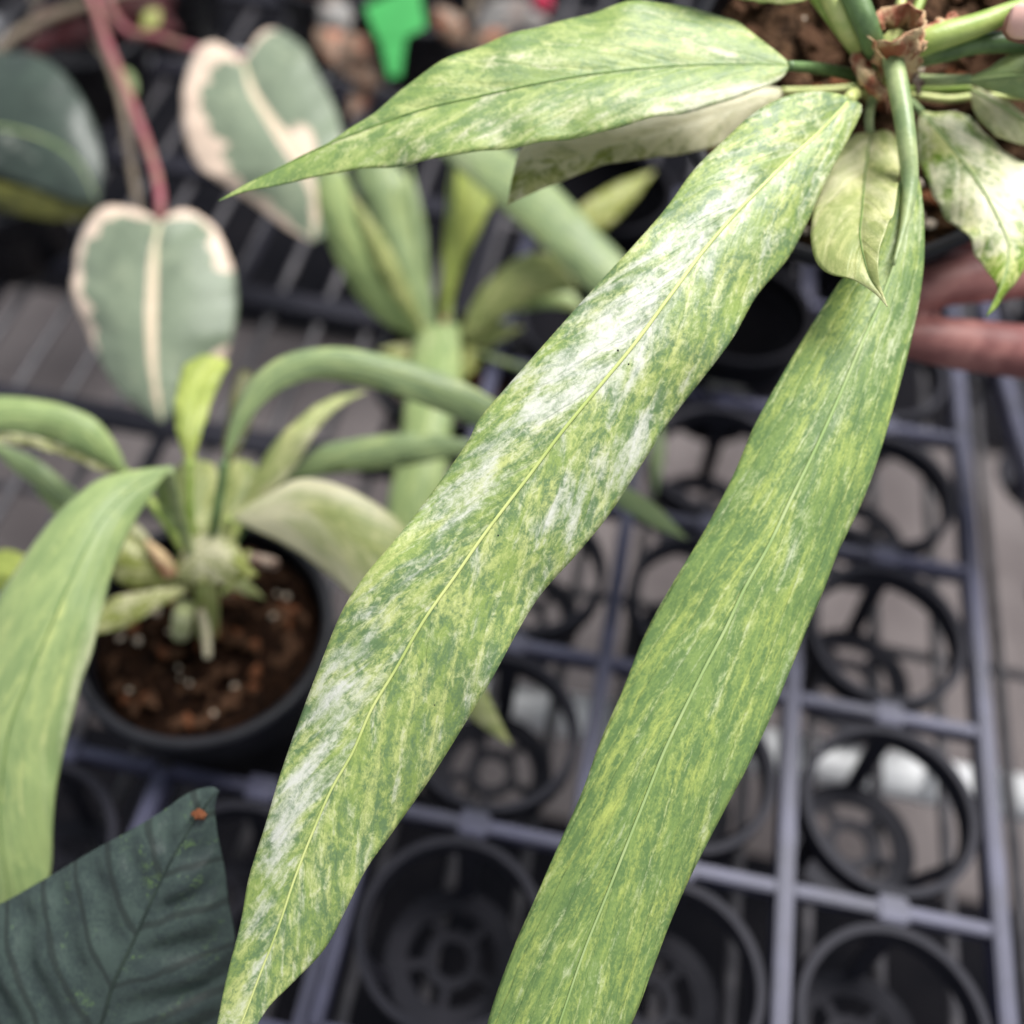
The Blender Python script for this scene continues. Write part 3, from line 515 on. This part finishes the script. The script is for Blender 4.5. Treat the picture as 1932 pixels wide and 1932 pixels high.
leaf(B, [(330, 1060), (200, 985), (110, 925), (50, 880), (-40, 825)], [(330, 1055), (210, 970), (130, 915), (60, 862), (-40, 825)], [(330, 1064), (190, 995), (95, 935), (40, 898), (-40, 825)], [.424, .425, .425, .425], G['stalk_lime'] and G['leaf_grey'], dl=.002, dr=.004, n=40, m=6)
leaf(B, [(358, 872), (358, 800), (372, 730), (392, 690), (408, 672)], [(352, 872), (330, 800), (334, 735), (348, 692), (378, 671), (408, 672)], [(364, 872), (386, 800), (408, 735), (428, 696), (430, 682), (408, 672)], [.402, .402, .408, .418, .428], LL, dl=.006, dr=.006, dens=.12, n=50, m=8, arch=.15, rib=G['rib_pale'], ribw=.0003)
leaf(B, [(424, 872), (450, 800), (500, 725), (560, 690), (640, 682), (740, 702), (840, 738), (930, 780), (1040, 850), (1160, 925), (1240, 975), (1298, 1018)], [(422, 872), (432, 810), (452, 752), (484, 706), (540, 670), (620, 655), (700, 664), (800, 690), (900, 735), (1020, 810), (1160, 905), (1240, 955), (1298, 1018)], [(426, 872), (446, 835), (482, 778), (532, 736), (600, 715), (700, 731), (800, 765), (880, 797), (1000, 860), (1150, 945), (1235, 995), (1298, 1018)],
     [.396, .392, .392, .394, .398, .404, .412, .42, .428], LG, dl=[.001, .004, .003, .003, .001], dr=[.001, .006, .006, .004, .001], dens=.03, n=100, m=8, arch=.12, rib=G['rib_light'], ribw=.0003)
leaf(B, [(464, 960), (510, 890), (560, 825), (615, 778), (692, 738)], [(460, 958), (482, 890), (530, 822), (590, 770), (640, 746), (692, 738)], [(468, 962), (540, 902), (576, 850), (602, 806), (642, 766), (692, 738)], [.418, .418, .424, .432, .44], G['leaf_small'], dl=.005, dr=.005, dens=.12, blobs=[(.5, .8, .5, .5, .5)], n=50, m=8, arch=.12)
leaf(B, [(434, 976), (500, 968), (570, 965), (640, 1000), (710, 1060), (790, 1160), (870, 1270), (966, 1406)], [(434, 973), (500, 934), (555, 906), (605, 906), (665, 926), (725, 962), (765, 1000), (830, 1130), (915, 1300), (966, 1406)], [(434, 979), (500, 1008), (560, 1040), (620, 1085), (665, 1124), (740, 1210), (860, 1330), (930, 1385), (966, 1406)],
     [.404, .396, .392, .392, .394, .40, .406, .412], LC, dl=[.001, .010, .012, .008, .001], dr=[.001, .006, .008, .006, .001], dens=.36, blobs=[(.12, .2, .1, .9, .5), (.25, -.9, .2, .25, .5), (.3, .9, .25, .3, .5)], n=90, m=10, arch=.1)
leaf(B, [(328, 1084), (380, 1058), (430, 1062), (487, 1086)], [(327, 1080), (350, 1028), (395, 990), (438, 1014), (462, 1055), (487, 1086)], [(328, 1088), (375, 1104), (438, 1098), (487, 1086)], [.414, .408, .405, .404], G['leaf_cream'], dl=.004, dr=.003, dens=.35, blobs=[(.5, 0, .35, 1, .3), (.95, 0, .12, 2, -.8)], n=40, m=8, arch=.02)
leaf(B, [(392, 1030), (362, 975), (352, 925), (372, 872)], [(386, 1030), (342, 985), (326, 940), (330, 890), (360, 862), (372, 866)], [(398, 1030), (408, 975), (414, 925), (406, 880), (372, 866)], [.418, .420, .424, .430], G['leaf_small'], dl=.004, dr=.004, dens=.12, n=40, m=8, arch=-.05)
leaf(B, [(415, 1000), (440, 950), (450, 910), (445, 872)], [(408, 1000), (414, 950), (416, 900), (445, 866)], [(422, 1000), (470, 958), (492, 915), (478, 876), (445, 866)], [.418, .424, .430, .436], G['leaf_small'], dl=.004, dr=.004, dens=.15, n=40, m=8, arch=-.05)
leaf(B, [(345, 1095), (285, 1075), (235, 1050), (200, 1010)], [(345, 1090), (300, 1055), (260, 1030), (225, 1000), (200, 1010)], [(345, 1100), (290, 1112), (225, 1100), (195, 1050), (200, 1010)], [.418, .414, .412, .412], G['leaf_cream'], dl=.004, dr=.004, dens=.3, n=40, m=8, arch=.03)
leaf(B, [(360, 1108), (290, 1132), (230, 1165), (172, 1198)], [(358, 1100), (290, 1112), (215, 1128), (178, 1165), (172, 1198)], [(362, 1112), (300, 1146), (240, 1182), (172, 1198)], [.418, .412, .408, .405], G['leaf_cream'], dl=.004, dr=.004, dens=.4, n=40, m=8, arch=.03)
leaf(B, [(540, 905), (620, 868), (740, 850), (870, 843), (960, 850)], [(540, 902), (600, 846), (680, 826), (780, 818), (870, 828), (960, 850)], [(540, 908), (650, 892), (760, 880), (870, 860), (960, 850)], [.44, .438, .436, .436], LG, dl=.006, dr=.004, dens=.03, n=50, m=8, arch=.1)
tube('petiole', [(402, 1090, .43), (470, 980, .436), (541, 905, .44)], [.0018, .0016, .0014], SD, B)
leaf(B, [(140, 1130), (60, 1100), (0, 1082), (-60, 1090)], [(140, 1128), (70, 1060), (0, 1038), (-60, 1090)], [(140, 1134), (70, 1130), (0, 1118), (-60, 1090)], [.43, .428, .428], LL, n=30, m=6)
leaf(B, [(330, 1000), (322, 950), (310, 905), (300, 880)], [(326, 1000), (300, 960), (292, 910), (300, 880)], [(334, 1000), (336, 950), (330, 905), (300, 880)], [.415, .41, .40, .39], G['leaf_dark'] and G['leaf_plain'], n=30, m=6)

leaf(B, [(420, 1000), (432, 880), (455, 770), (490, 715)], [(416, 1000), (420, 880), (432, 770), (455, 700), (490, 715)], [(424, 1000), (444, 880), (478, 790), (498, 740), (490, 715)], [.44, .445, .45, .46], G['leaf_olive'], n=40, m=6)
leaf(B, [(340, 1090), (262, 1020), (222, 960)], [(336, 1086), (270, 1000), (222, 960)], [(344, 1094), (250, 1040), (222, 960)], [.424, .422, .424], G['leaf_cream'], dens=.5, n=30, m=6)
leaf(B, [(410, 1085), (450, 1100), (500, 1130)], [(412, 1080), (456, 1086), (500, 1130)], [(408, 1092), (446, 1116), (500, 1130)], [.424, .424, .428], G['leaf_small'], dens=.3, n=30, m=6)
leaf(B, [(150, 1010), (90, 930), (40, 870)], [(146, 1014), (76, 936), (40, 870)], [(154, 1004), (110, 925), (40, 870)], [.43, .43, .43], G['leaf_plain'], dens=.1, n=30, m=6)
# ================================================================== strap-leaved plant further back
cC = on(845, 690, -.005); rC = .043
Cc = empty('potted_plant', cC + np.array([0, 0, -.056]), 'blurred strap leaved plant in small black pot behind the held leaves', 'plant')
pot(Cc, cC, (0, 0, 1), rC, .056, .78); sC = soil(Cc, cC + np.array([0, 0, -.010]), (0, 0, 1), rC - .003, G['soil'], 9); chips(sC, cC + np.array([0, 0, -.009]), (0, 0, 1), rC - .006, 40, .004, (4, 3, 2), 31)
crown = (835, 650, .60)
tube('stem', [(838, 690, d_of(838, 690, -.012)), (836, 665, .602), (834, 635, .585)], [.004, .0045, .003], G['papery'], Cc, 12)
leaf(Cc, [(800, 645), (725, 560), (668, 470), (625, 380), (605, 300)], [(792, 646), (700, 592), (650, 522), (618, 452), (598, 380), (605, 300)], [(806, 640), (762, 560), (722, 480), (682, 402), (650, 330), (605, 300)], [.59, .575, .56, .55, .545], G['leaf_plain'], dl=.006, dr=.006, dens=.08, n=50, m=8, arch=.1)
leaf(Cc, [(812, 625), (775, 540), (738, 440), (708, 340), (690, 250)], [(806, 626), (745, 510), (700, 410), (668, 320), (690, 250)], [(818, 620), (798, 540), (778, 450), (768, 340), (690, 250)], [.592, .585, .58, .575, .575], G['leaf_grey'], dl=.006, dr=.006, n=50, m=8, arch=.1)
leaf(Cc, [(838, 600), (855, 500), (880, 400), (895, 310), (900, 240)], [(834, 600), (834, 500), (842, 400), (856, 310), (900, 240)], [(844, 600), (874, 500), (912, 420), (936, 350), (900, 240)], [.595, .592, .592, .594, .60], G['leaf_lime'], dl=.006, dr=.006, dens=-.1, n=50, m=8, arch=.12)
tube('petiole', [(834, 650, .60), (837, 625, .597), (839, 598, .595)], [.003, .0022, .0018], G['papery'], Cc, 10)
leaf(Cc, [(872, 640), (920, 575), (985, 520), (1050, 515), (1092, 548)], [(868, 632), (892, 570), (940, 512), (1000, 478), (1060, 490), (1092, 548)], [(878, 650), (932, 612), (985, 578), (1042, 556), (1092, 548)], [.59, .578, .568, .562, .56], G['leaf_small'], dl=.008, dr=.006, dens=.05, n=50, m=8, arch=.1)
leaf(Cc, [(860, 270), (950, 345), (1020, 410), (1090, 480), (1160, 540), (1240, 590)], [(900, 240), (965, 285), (1050, 352), (1120, 428), (1175, 485), (1240, 590)], [(830, 290), (900, 350), (960, 405), (1015, 455), (1075, 515), (1130, 560), (1240, 590)], [.56, .55, .54, .535, .53], G['leaf_grey'], dl=.006, dr=.006, dens=.06, blobs=[(.05, 0, .15, 2, .3)], n=60, m=8, arch=.1)
tube('petiole', [(848, 640, .60), (850, 450, .60), (858, 275, .562)], [.002, .0018, .0016], S, Cc)
leaf(Cc, [(1075, 440), (1120, 400), (1180, 360), (1236, 322)], [(1070, 432), (1082, 398), (1160, 348), (1236, 322)], [(1080, 446), (1132, 440), (1190, 386), (1236, 322)], [.60, .60, .605, .61], G['leaf_cream'], dl=.004, dr=.006, dens=.2, n=40, m=6, arch=.1)
tube('petiole', [(848, 645, .602), (980, 540, .605), (1076, 440, .60)], [.002, .0016, .0014], SP, Cc)
leaf(Cc, [(828, 612), (822, 700), (806, 800), (790, 900), (775, 1000), (770, 1100)], [(790, 622), (772, 700), (760, 800), (742, 900), (728, 1000), (770, 1100)], [(866, 612), (870, 700), (852, 800), (842, 900), (828, 1000), (770, 1100)], [.585, .56, .545, .535, .53, .53], G['leaf_plain'], dl=.006, dr=.006, dens=.05, blobs=[(.08, 0, .12, 2, .3)], n=60, m=8, arch=.15, rib=G['rib_light'], ribw=.0004)
leaf(Cc, [(806, 640), (752, 540), (706, 450), (660, 360)], [(802, 642), (736, 545), (690, 455), (660, 360)], [(810, 636), (768, 535), (722, 445), (660, 360)], [.588, .568, .556, .55], G['leaf_small'], dens=.2, n=40, m=6)
leaf(Cc, [(820, 620), (795, 520), (785, 420), (770, 300)], [(816, 622), (780, 520), (768, 420), (770, 300)], [(824, 616), (810, 520), (802, 420), (770, 300)], [.594, .588, .586, .588], G['leaf_grey'], dens=.05, n=40, m=6)
leaf(Cc, [(860, 630), (960, 570), (1050, 560), (1110, 590)], [(858, 626), (955, 548), (1060, 540), (1110, 590)], [(862, 636), (965, 592), (1040, 580), (1110, 590)], [.598, .59, .586, .586], G['leaf_plain'], dens=.15, n=40, m=6)
leaf(Cc, [(872, 655), (920, 640), (990, 618)], [(872, 650), (920, 612), (990, 618)], [(872, 660), (930, 650), (990, 618)], [.595, .59, .59], G['leaf_small'], dens=.1, n=30, m=6)
leaf(Cc, [(800, 660), (765, 668), (715, 660)], [(800, 655), (765, 648), (715, 660)], [(800, 668), (765, 690), (715, 660)], [.60, .59, .585], G['leaf_cream'], dens=.35, n=30, m=6)
leaf(Cc, [(880, 690), (880, 650), (870, 720)], [(872, 690), (900, 660), (870, 720)], [(886, 690), (905, 690), (870, 720)], [.60, .59, .585], G['leaf_cream'], dens=.15, n=20, m=6)
leaf(Cc, [(1244, 790), (1240, 860), (1236, 940)], [(1240, 790), (1228, 860), (1236, 940)], [(1248, 790), (1254, 860), (1236, 940)], [.55, .54, .53], G['leaf_grey'], n=30, m=6)
tube('petiole', [(852, 650, .602), (1060, 720, .58), (1244, 792, .55)], [.002, .0016, .0012], S, Cc)

# ================================================================== pink-edged philodendron
baseD = on(120, -230, -.065)
D = empty('potted_philodendron', baseD, 'philodendron with two heart shaped grey green leaves edged in pinkish cream', 'plant')
cD = baseD + np.array([0, 0, .09]); pot(D, cD, (0, 0, 1), .055, .09, .75); soil(D, cD + np.array([0, 0, -.012]), (0, 0, 1), .05, G['soil'], 13)
dd = np.linalg.norm(np.dot(cD - CAM, FW))
def pinkmask(rag, wl, wr, r_end):
    def f(sn, tn):
        a = abs(tn); wob = .06 * math.sin(sn * 17 + tn * 2) + .05 * max(0, math.sin(sn * 47 + 1)) ** 3 + .03 * math.sin(sn * 73)
        top = max(0, 1 - sn / .16)
        thr = (1 - wl if tn < 0 else 1 - wr) - rag * wob - .45 * top + (.06 * sn if tn < 0 else 0)
        side = 1.0 if tn < 0 else max(0, min(1, (r_end - sn) * 14)) + max(0, 1 - abs(sn - .70) / .07)
        if tn < 0 and sn > .62: side = max(.0, 1 - (sn - .62) * 6) if wl < .3 else 1
        return max(0, min(1, (a - thr) * 7)) * side + max(0, 1 - a / (.12 if sn < .85 else .2)) * 1.1
    return f
leaf(D, [(302, 418), (292, 470), (288, 540), (285, 620), (288, 700), (305, 797)], [(300, 416), (262, 396), (215, 389), (178, 406), (150, 452), (138, 512), (140, 562), (163, 622), (190, 682), (222, 733), (262, 770), (305, 797)], [(304, 416), (340, 396), (372, 404), (406, 430), (430, 480), (444, 532), (446, 600), (430, 660), (400, 702), (352, 750), (305, 797)],
     [.545, .540, .535, .530, .528, .53], G['leaf_pink'], dl=.012, dr=.012, fn=pinkmask(1, .24, .20, .42), n=70, m=16, arch=.06, wave=.001, rib=G['rib_cream'], ribw=.0011)
leaf(D, [(458, 114), (480, 180), (520, 240), (566, 300), (596, 380), (590, 457)], [(456, 112), (430, 92), (400, 80), (362, 108), (346, 180), (348, 250), (372, 312), (425, 350), (480, 386), (535, 428), (590, 457)], [(460, 112), (488, 68), (524, 55), (570, 86), (600, 140), (626, 190), (642, 236), (652, 300), (642, 380), (614, 440), (590, 457)],
     [.62, .610, .600, .592, .588, .588], G['leaf_pink'], dl=.012, dr=.014, fn=pinkmask(1.2, .36, .22, .22), dens=.02, blobs=[(.58, .2, .12, .3, .8), (.08, -.6, .12, .6, .5)], n=70, m=16, arch=.06, wave=.001, rib=G['rib_cream'], ribw=.001)
tube('petiole', [(120, -240, dd), (150, -70, .70), (178, 10, .66), (205, 90, .63), (246, 190, .60), (280, 280, .572), (300, 350, .555), (303, 415, .545)], [.0032, .003, .003, .003, .0028, .0028, .0027, .0026], G['stalk_pink'], D, 40, 12)
tube('petiole', [(120, -240, dd), (190, 60, .70), (228, 180, .66), (246, 300, .62), (262, 400, .60), (272, 470, .585)], [.003, .0026, .0026, .0026, .0026, .002], G['stalk_grey'], D, 40, 12)
tube('petiole', [(120, -240, dd), (210, 20, .71), (300, 70, .67), (370, 92, .645), (458, 113, .62)], [.003, .0026, .0026, .0026, .0026], G['stalk_pink'], D, 40, 12)

# ================================================================== glossy dark leaf plant (left edge)
bE = on(-330, 330, -.065); E_ = empty('potted_rubber_plant', bE, 'plant with one big glossy dark green oval leaf at the left edge', 'plant')
cE = bE + np.array([0, 0, .09]); pot(E_, cE, (0, 0, 1), .055, .09, .75); soil(E_, cE + np.array([0, 0, -.012]), (0, 0, 1), .05, G['soil'], 15)
leaf(E_, [(-190, 250), (-100, 240), (0, 240), (90, 265), (150, 310), (186, 385)], [(-190, 245), (-140, 150), (-60, 105), (0, 95), (60, 102), (112, 132), (152, 182), (180, 242), (195, 312), (186, 385)], [(-190, 255), (-120, 300), (-40, 322), (20, 338), (80, 360), (140, 380), (186, 385)], [.66, .645, .635, .63, .63, .635], G['leaf_glossy'], dl=[.004, .02, .024, .012, .002], dr=[.002, .008, .008, .004, .001], blobs=[(.55, .3, .1, .3, .5), (.5, .7, .12, .25, .45)], dens=-.05, n=60, m=14, arch=.10, wave=.0015, rib=G['rib_light'], ribw=.001, ribh=0)  # the two pale blobs paint white reflections into the leaf colour
leaf(E_, [(-190, 262), (-60, 345), (60, 385), (186, 388)], [(-190, 258), (-60, 325), (60, 358), (186, 386)], [(-190, 268), (-60, 372), (70, 412), (150, 415), (186, 390)], [.662, .64, .636, .637], G['leaf_olive'], dl=0, dr=.012, dens=-.3, n=40, m=6)
tube('petiole', [(-330, 300, np.dot(cE - CAM, FW)), (-260, 260, .68), (-188, 252, .66)], [.004, .0035, .003], S, E_, 14)

# ================================================================== dark pleated leaf (lower left)
bF = on(-130, 2300, -.065); F_ = empty('potted_dark_plant', bF, 'dark green pleated leaf with a hooked tip in the lower left corner', 'plant')
cF = bF + np.array([0, 0, .09]); pot(F_, cF, (0, 0, 1), .055, .09, .75); soil(F_, cF + np.array([0, 0, -.012]), (0, 0, 1), .05, G['soil'], 17)
fl = leaf(F_, [(60, 2190), (120, 2080), (190, 1932), (212, 1860), (252, 1775), (290, 1690), (330, 1610), (368, 1550), (398, 1505), (413, 1492)], [(40, 2190), (-110, 2080), (-190, 1920), (-150, 1800), (-50, 1735), (30, 1690), (100, 1650), (180, 1602), (240, 1570), (300, 1535), (345, 1503), (378, 1488), (402, 1485), (413, 1492)], [(80, 2190), (300, 2130), (395, 2040), (425, 1932), (442, 1850), (445, 1765), (432, 1700), (420, 1625), (408, 1560), (405, 1525), (409, 1505), (413, 1492)],
     [.30, .296, .292, .290, .288, .288, .288, .289, .290], G['leaf_dark'], dl=[.004, .012, .014, .010, .004, .001], dr=[.004, .010, .012, .008, .003, .001], dens=-.1, blobs=[(.6, -.8, .2, .3, .22), (.55, .9, .2, .25, .2)], n=220, m=40, arch=.14, wave=.0008, rib=G['rib_black'], ribw=.0006, ribh=.05, pleat=(360, .0022, -.95), proj=True)
tube('petiole', [(-130, 2300, np.dot(cF - CAM, FW)), (-40, 2290, .33), (60, 2190, .30)], [.0035, .003, .0025], SD, F_, 14)
bm = bmesh.new(); bmesh.ops.create_icosphere(bm, subdivisions=2, radius=.0016)
for v in bm.verts: v.co *= random.uniform(.6, 1.2)
bmesh.ops.scale(bm, verts=bm.verts, vec=(1.3, 1, .8)); bmesh.ops.translate(bm, verts=bm.verts, vec=Vector(at(376, 1537, .2875)))
tag(bm_obj('bark_crumb', bm, G['chip2']), 'tiny reddish brown crumb lying near the dark leaf tip', 'debris')

# ================================================================== blurred plants along the top
def far_plant(name, px, py, z, label, leaves, group='blurred plants at the back', R=.045):
    b = on(px, py, -.065); e = empty(name, b, label, 'plant', group); c = b + np.array([0, 0, z + .065])
    pot(e, c, (0, 0, 1), R, z + .065, .75); s_ = soil(e, c + np.array([0, 0, -.01]), (0, 0, 1), R - .004, G['soil'], int(px) % 97); dz = np.dot(c - CAM, FW)
    for (x0, y0, x1, y1, wd, mt, d) in leaves:
        dx, dy = x1 - x0, y1 - y0; L_ = math.hypot(dx, dy); nx, ny = -dy / L_ * wd, dx / L_ * wd
        q = lambda u, k: (x0 + dx * u + nx * k, y0 + dy * u + ny * k)
        leaf(e, [q(0, 0), q(.5, .15), q(1, 0)], [q(0, 0), q(.2, .8), q(.5, 1.05), q(.8, .6), q(1, 0)], [q(0, 0), q(.2, -.7), q(.5, -.95), q(.8, -.55), q(1, 0)], [d, d - .008, d - .01], G[mt], dl=.006, dr=.006, n=24, m=6, arch=.12, dens=.05)
        tube('petiole', [(np.dot(c - CAM, RT) / dz * 1932 + 966, np.dot(c - CAM, DN) / dz * 1932 + 966, dz), ((px + x0) / 2, (py + y0) / 2, (dz + d) / 2 - .004), (x0, y0, d)], [.0022, .0018, .0014], G['stalk_grey'], e, 14, 8)
    return e
far_plant('potted_coleus', 640, 90, .0, 'blurred dusty pink and orange leaves left of the green tag', [(660, 60, 600, 10, 34, 'leaf_silver', .74), (640, 90, 720, 165, 30, 'leaf_tan', .73), (650, 70, 700, 110, 26, 'leaf_tan', .725), (610, 30, 640, 130, 28, 'leaf_tan', .74), (700, 150, 660, 220, 20, 'leaf_tan', .74)])
far_plant('potted_begonia', 900, 20, .0, 'blurred silvery leaves between the green tag and the speckled leaf', [(900, 60, 1000, 0, 36, 'leaf_silver', .76), (870, 80, 820, 10, 26, 'leaf_tan', .76), (890, 90, 960, 60, 22, 'leaf_tan', .75), (960, 30, 1040, 45, 20, 'leaf_silver', .77)])
far_plant('potted_red_plant', 90, -60, .02, 'blurred dark red leaves in the top left corner', [(60, 30, 190, 70, 40, 'leaf_red', .76), (200, 20, 340, 60, 46, 'leaf_red', .78), (210, -20, 330, 10, 30, 'leaf_red', .79), (40, 110, 110, 60, 22, 'leaf_red', .74), (300, 20, 270, 55, 16, 'leaf_cream', .75), (215, 130, 255, 180, 22, 'leaf_grey', .74)])
tube('tan_stalk', [(-20, 110, .74), (40, 60, .745), (130, 20, .75), (260, -20, .76)], [.004, .004, .0036, .003], G['stalk_grey'], bpy.data.objects['potted_red_plant'], 20)
far_plant('potted_small_plant', 1215, 600, -.03, 'blurred greyish leaf in the gap between the two long leaves', [(1385, 790, 1360, 670, 46, 'leaf_silver', .60)], R=.03)
# green tag on a stake, red bract
tg = empty('plant_tag', on(745, 190, -.0), 'bright green plastic plant tag at the top, blurred', 'tag')
def plate(name, pts, d, mat, parent, th=.0008):
    V = [at(x, y, d) for x, y in pts] + [at(x, y, d) + FW * th for x, y in pts]; n = len(pts)
    return mesh_obj(name, V, [tuple(range(n)), tuple(range(n, 2 * n))[::-1]] + [(i, i + n, (i + 1) % n + n, (i + 1) % n) for i in range(n)], mat, parent, False)
plate('tag_head', [(688, 12), (722, -2), (788, -32), (804, 50), (768, 70), (712, 74)], .70, G['tag_green'], tg)
plate('stake', [(716, 73), (766, 69), (760, 110), (756, 142), (734, 146)], .7005, G['tag_green'], tg)
rb = empty('red_bract', at(1022, 10, .78), 'small bright pinkish red bract at the top edge, blurred', 'flower')
bm = bmesh.new(); bmesh.ops.create_uvsphere(bm, u_segments=16, v_segments=10, radius=1)
for v in bm.verts: v.co = Vector((v.co.x * .008, v.co.y * .005, v.co.z * .009 * (1.2 if v.co.z > 0 else .8)))
bmesh.ops.translate(bm, verts=bm.verts, vec=Vector(at(1022, 8, .78))); bm_obj('bract', bm, G['red'], rb, True)
# black pots that fill the back of the bench
gp = 'empty black pots at the back'
for i, (x, y, r, lb) in enumerate([(30, 470, .05, 'empty black pot below the glossy dark leaf'), (190, 190, .05, 'empty black pot behind the pink petiole'), (800, 130, .05, 'empty black pot beside the green tag'), (330, 60, .05, 'empty black pot behind the dark red leaves')]):
    b = on(x, y, -.062); e = empty('plant_pot', b, lb, 'pot', gp); pot(e, b + np.array([0, 0, .062]), (0, 0, 1), r, .062, .78)
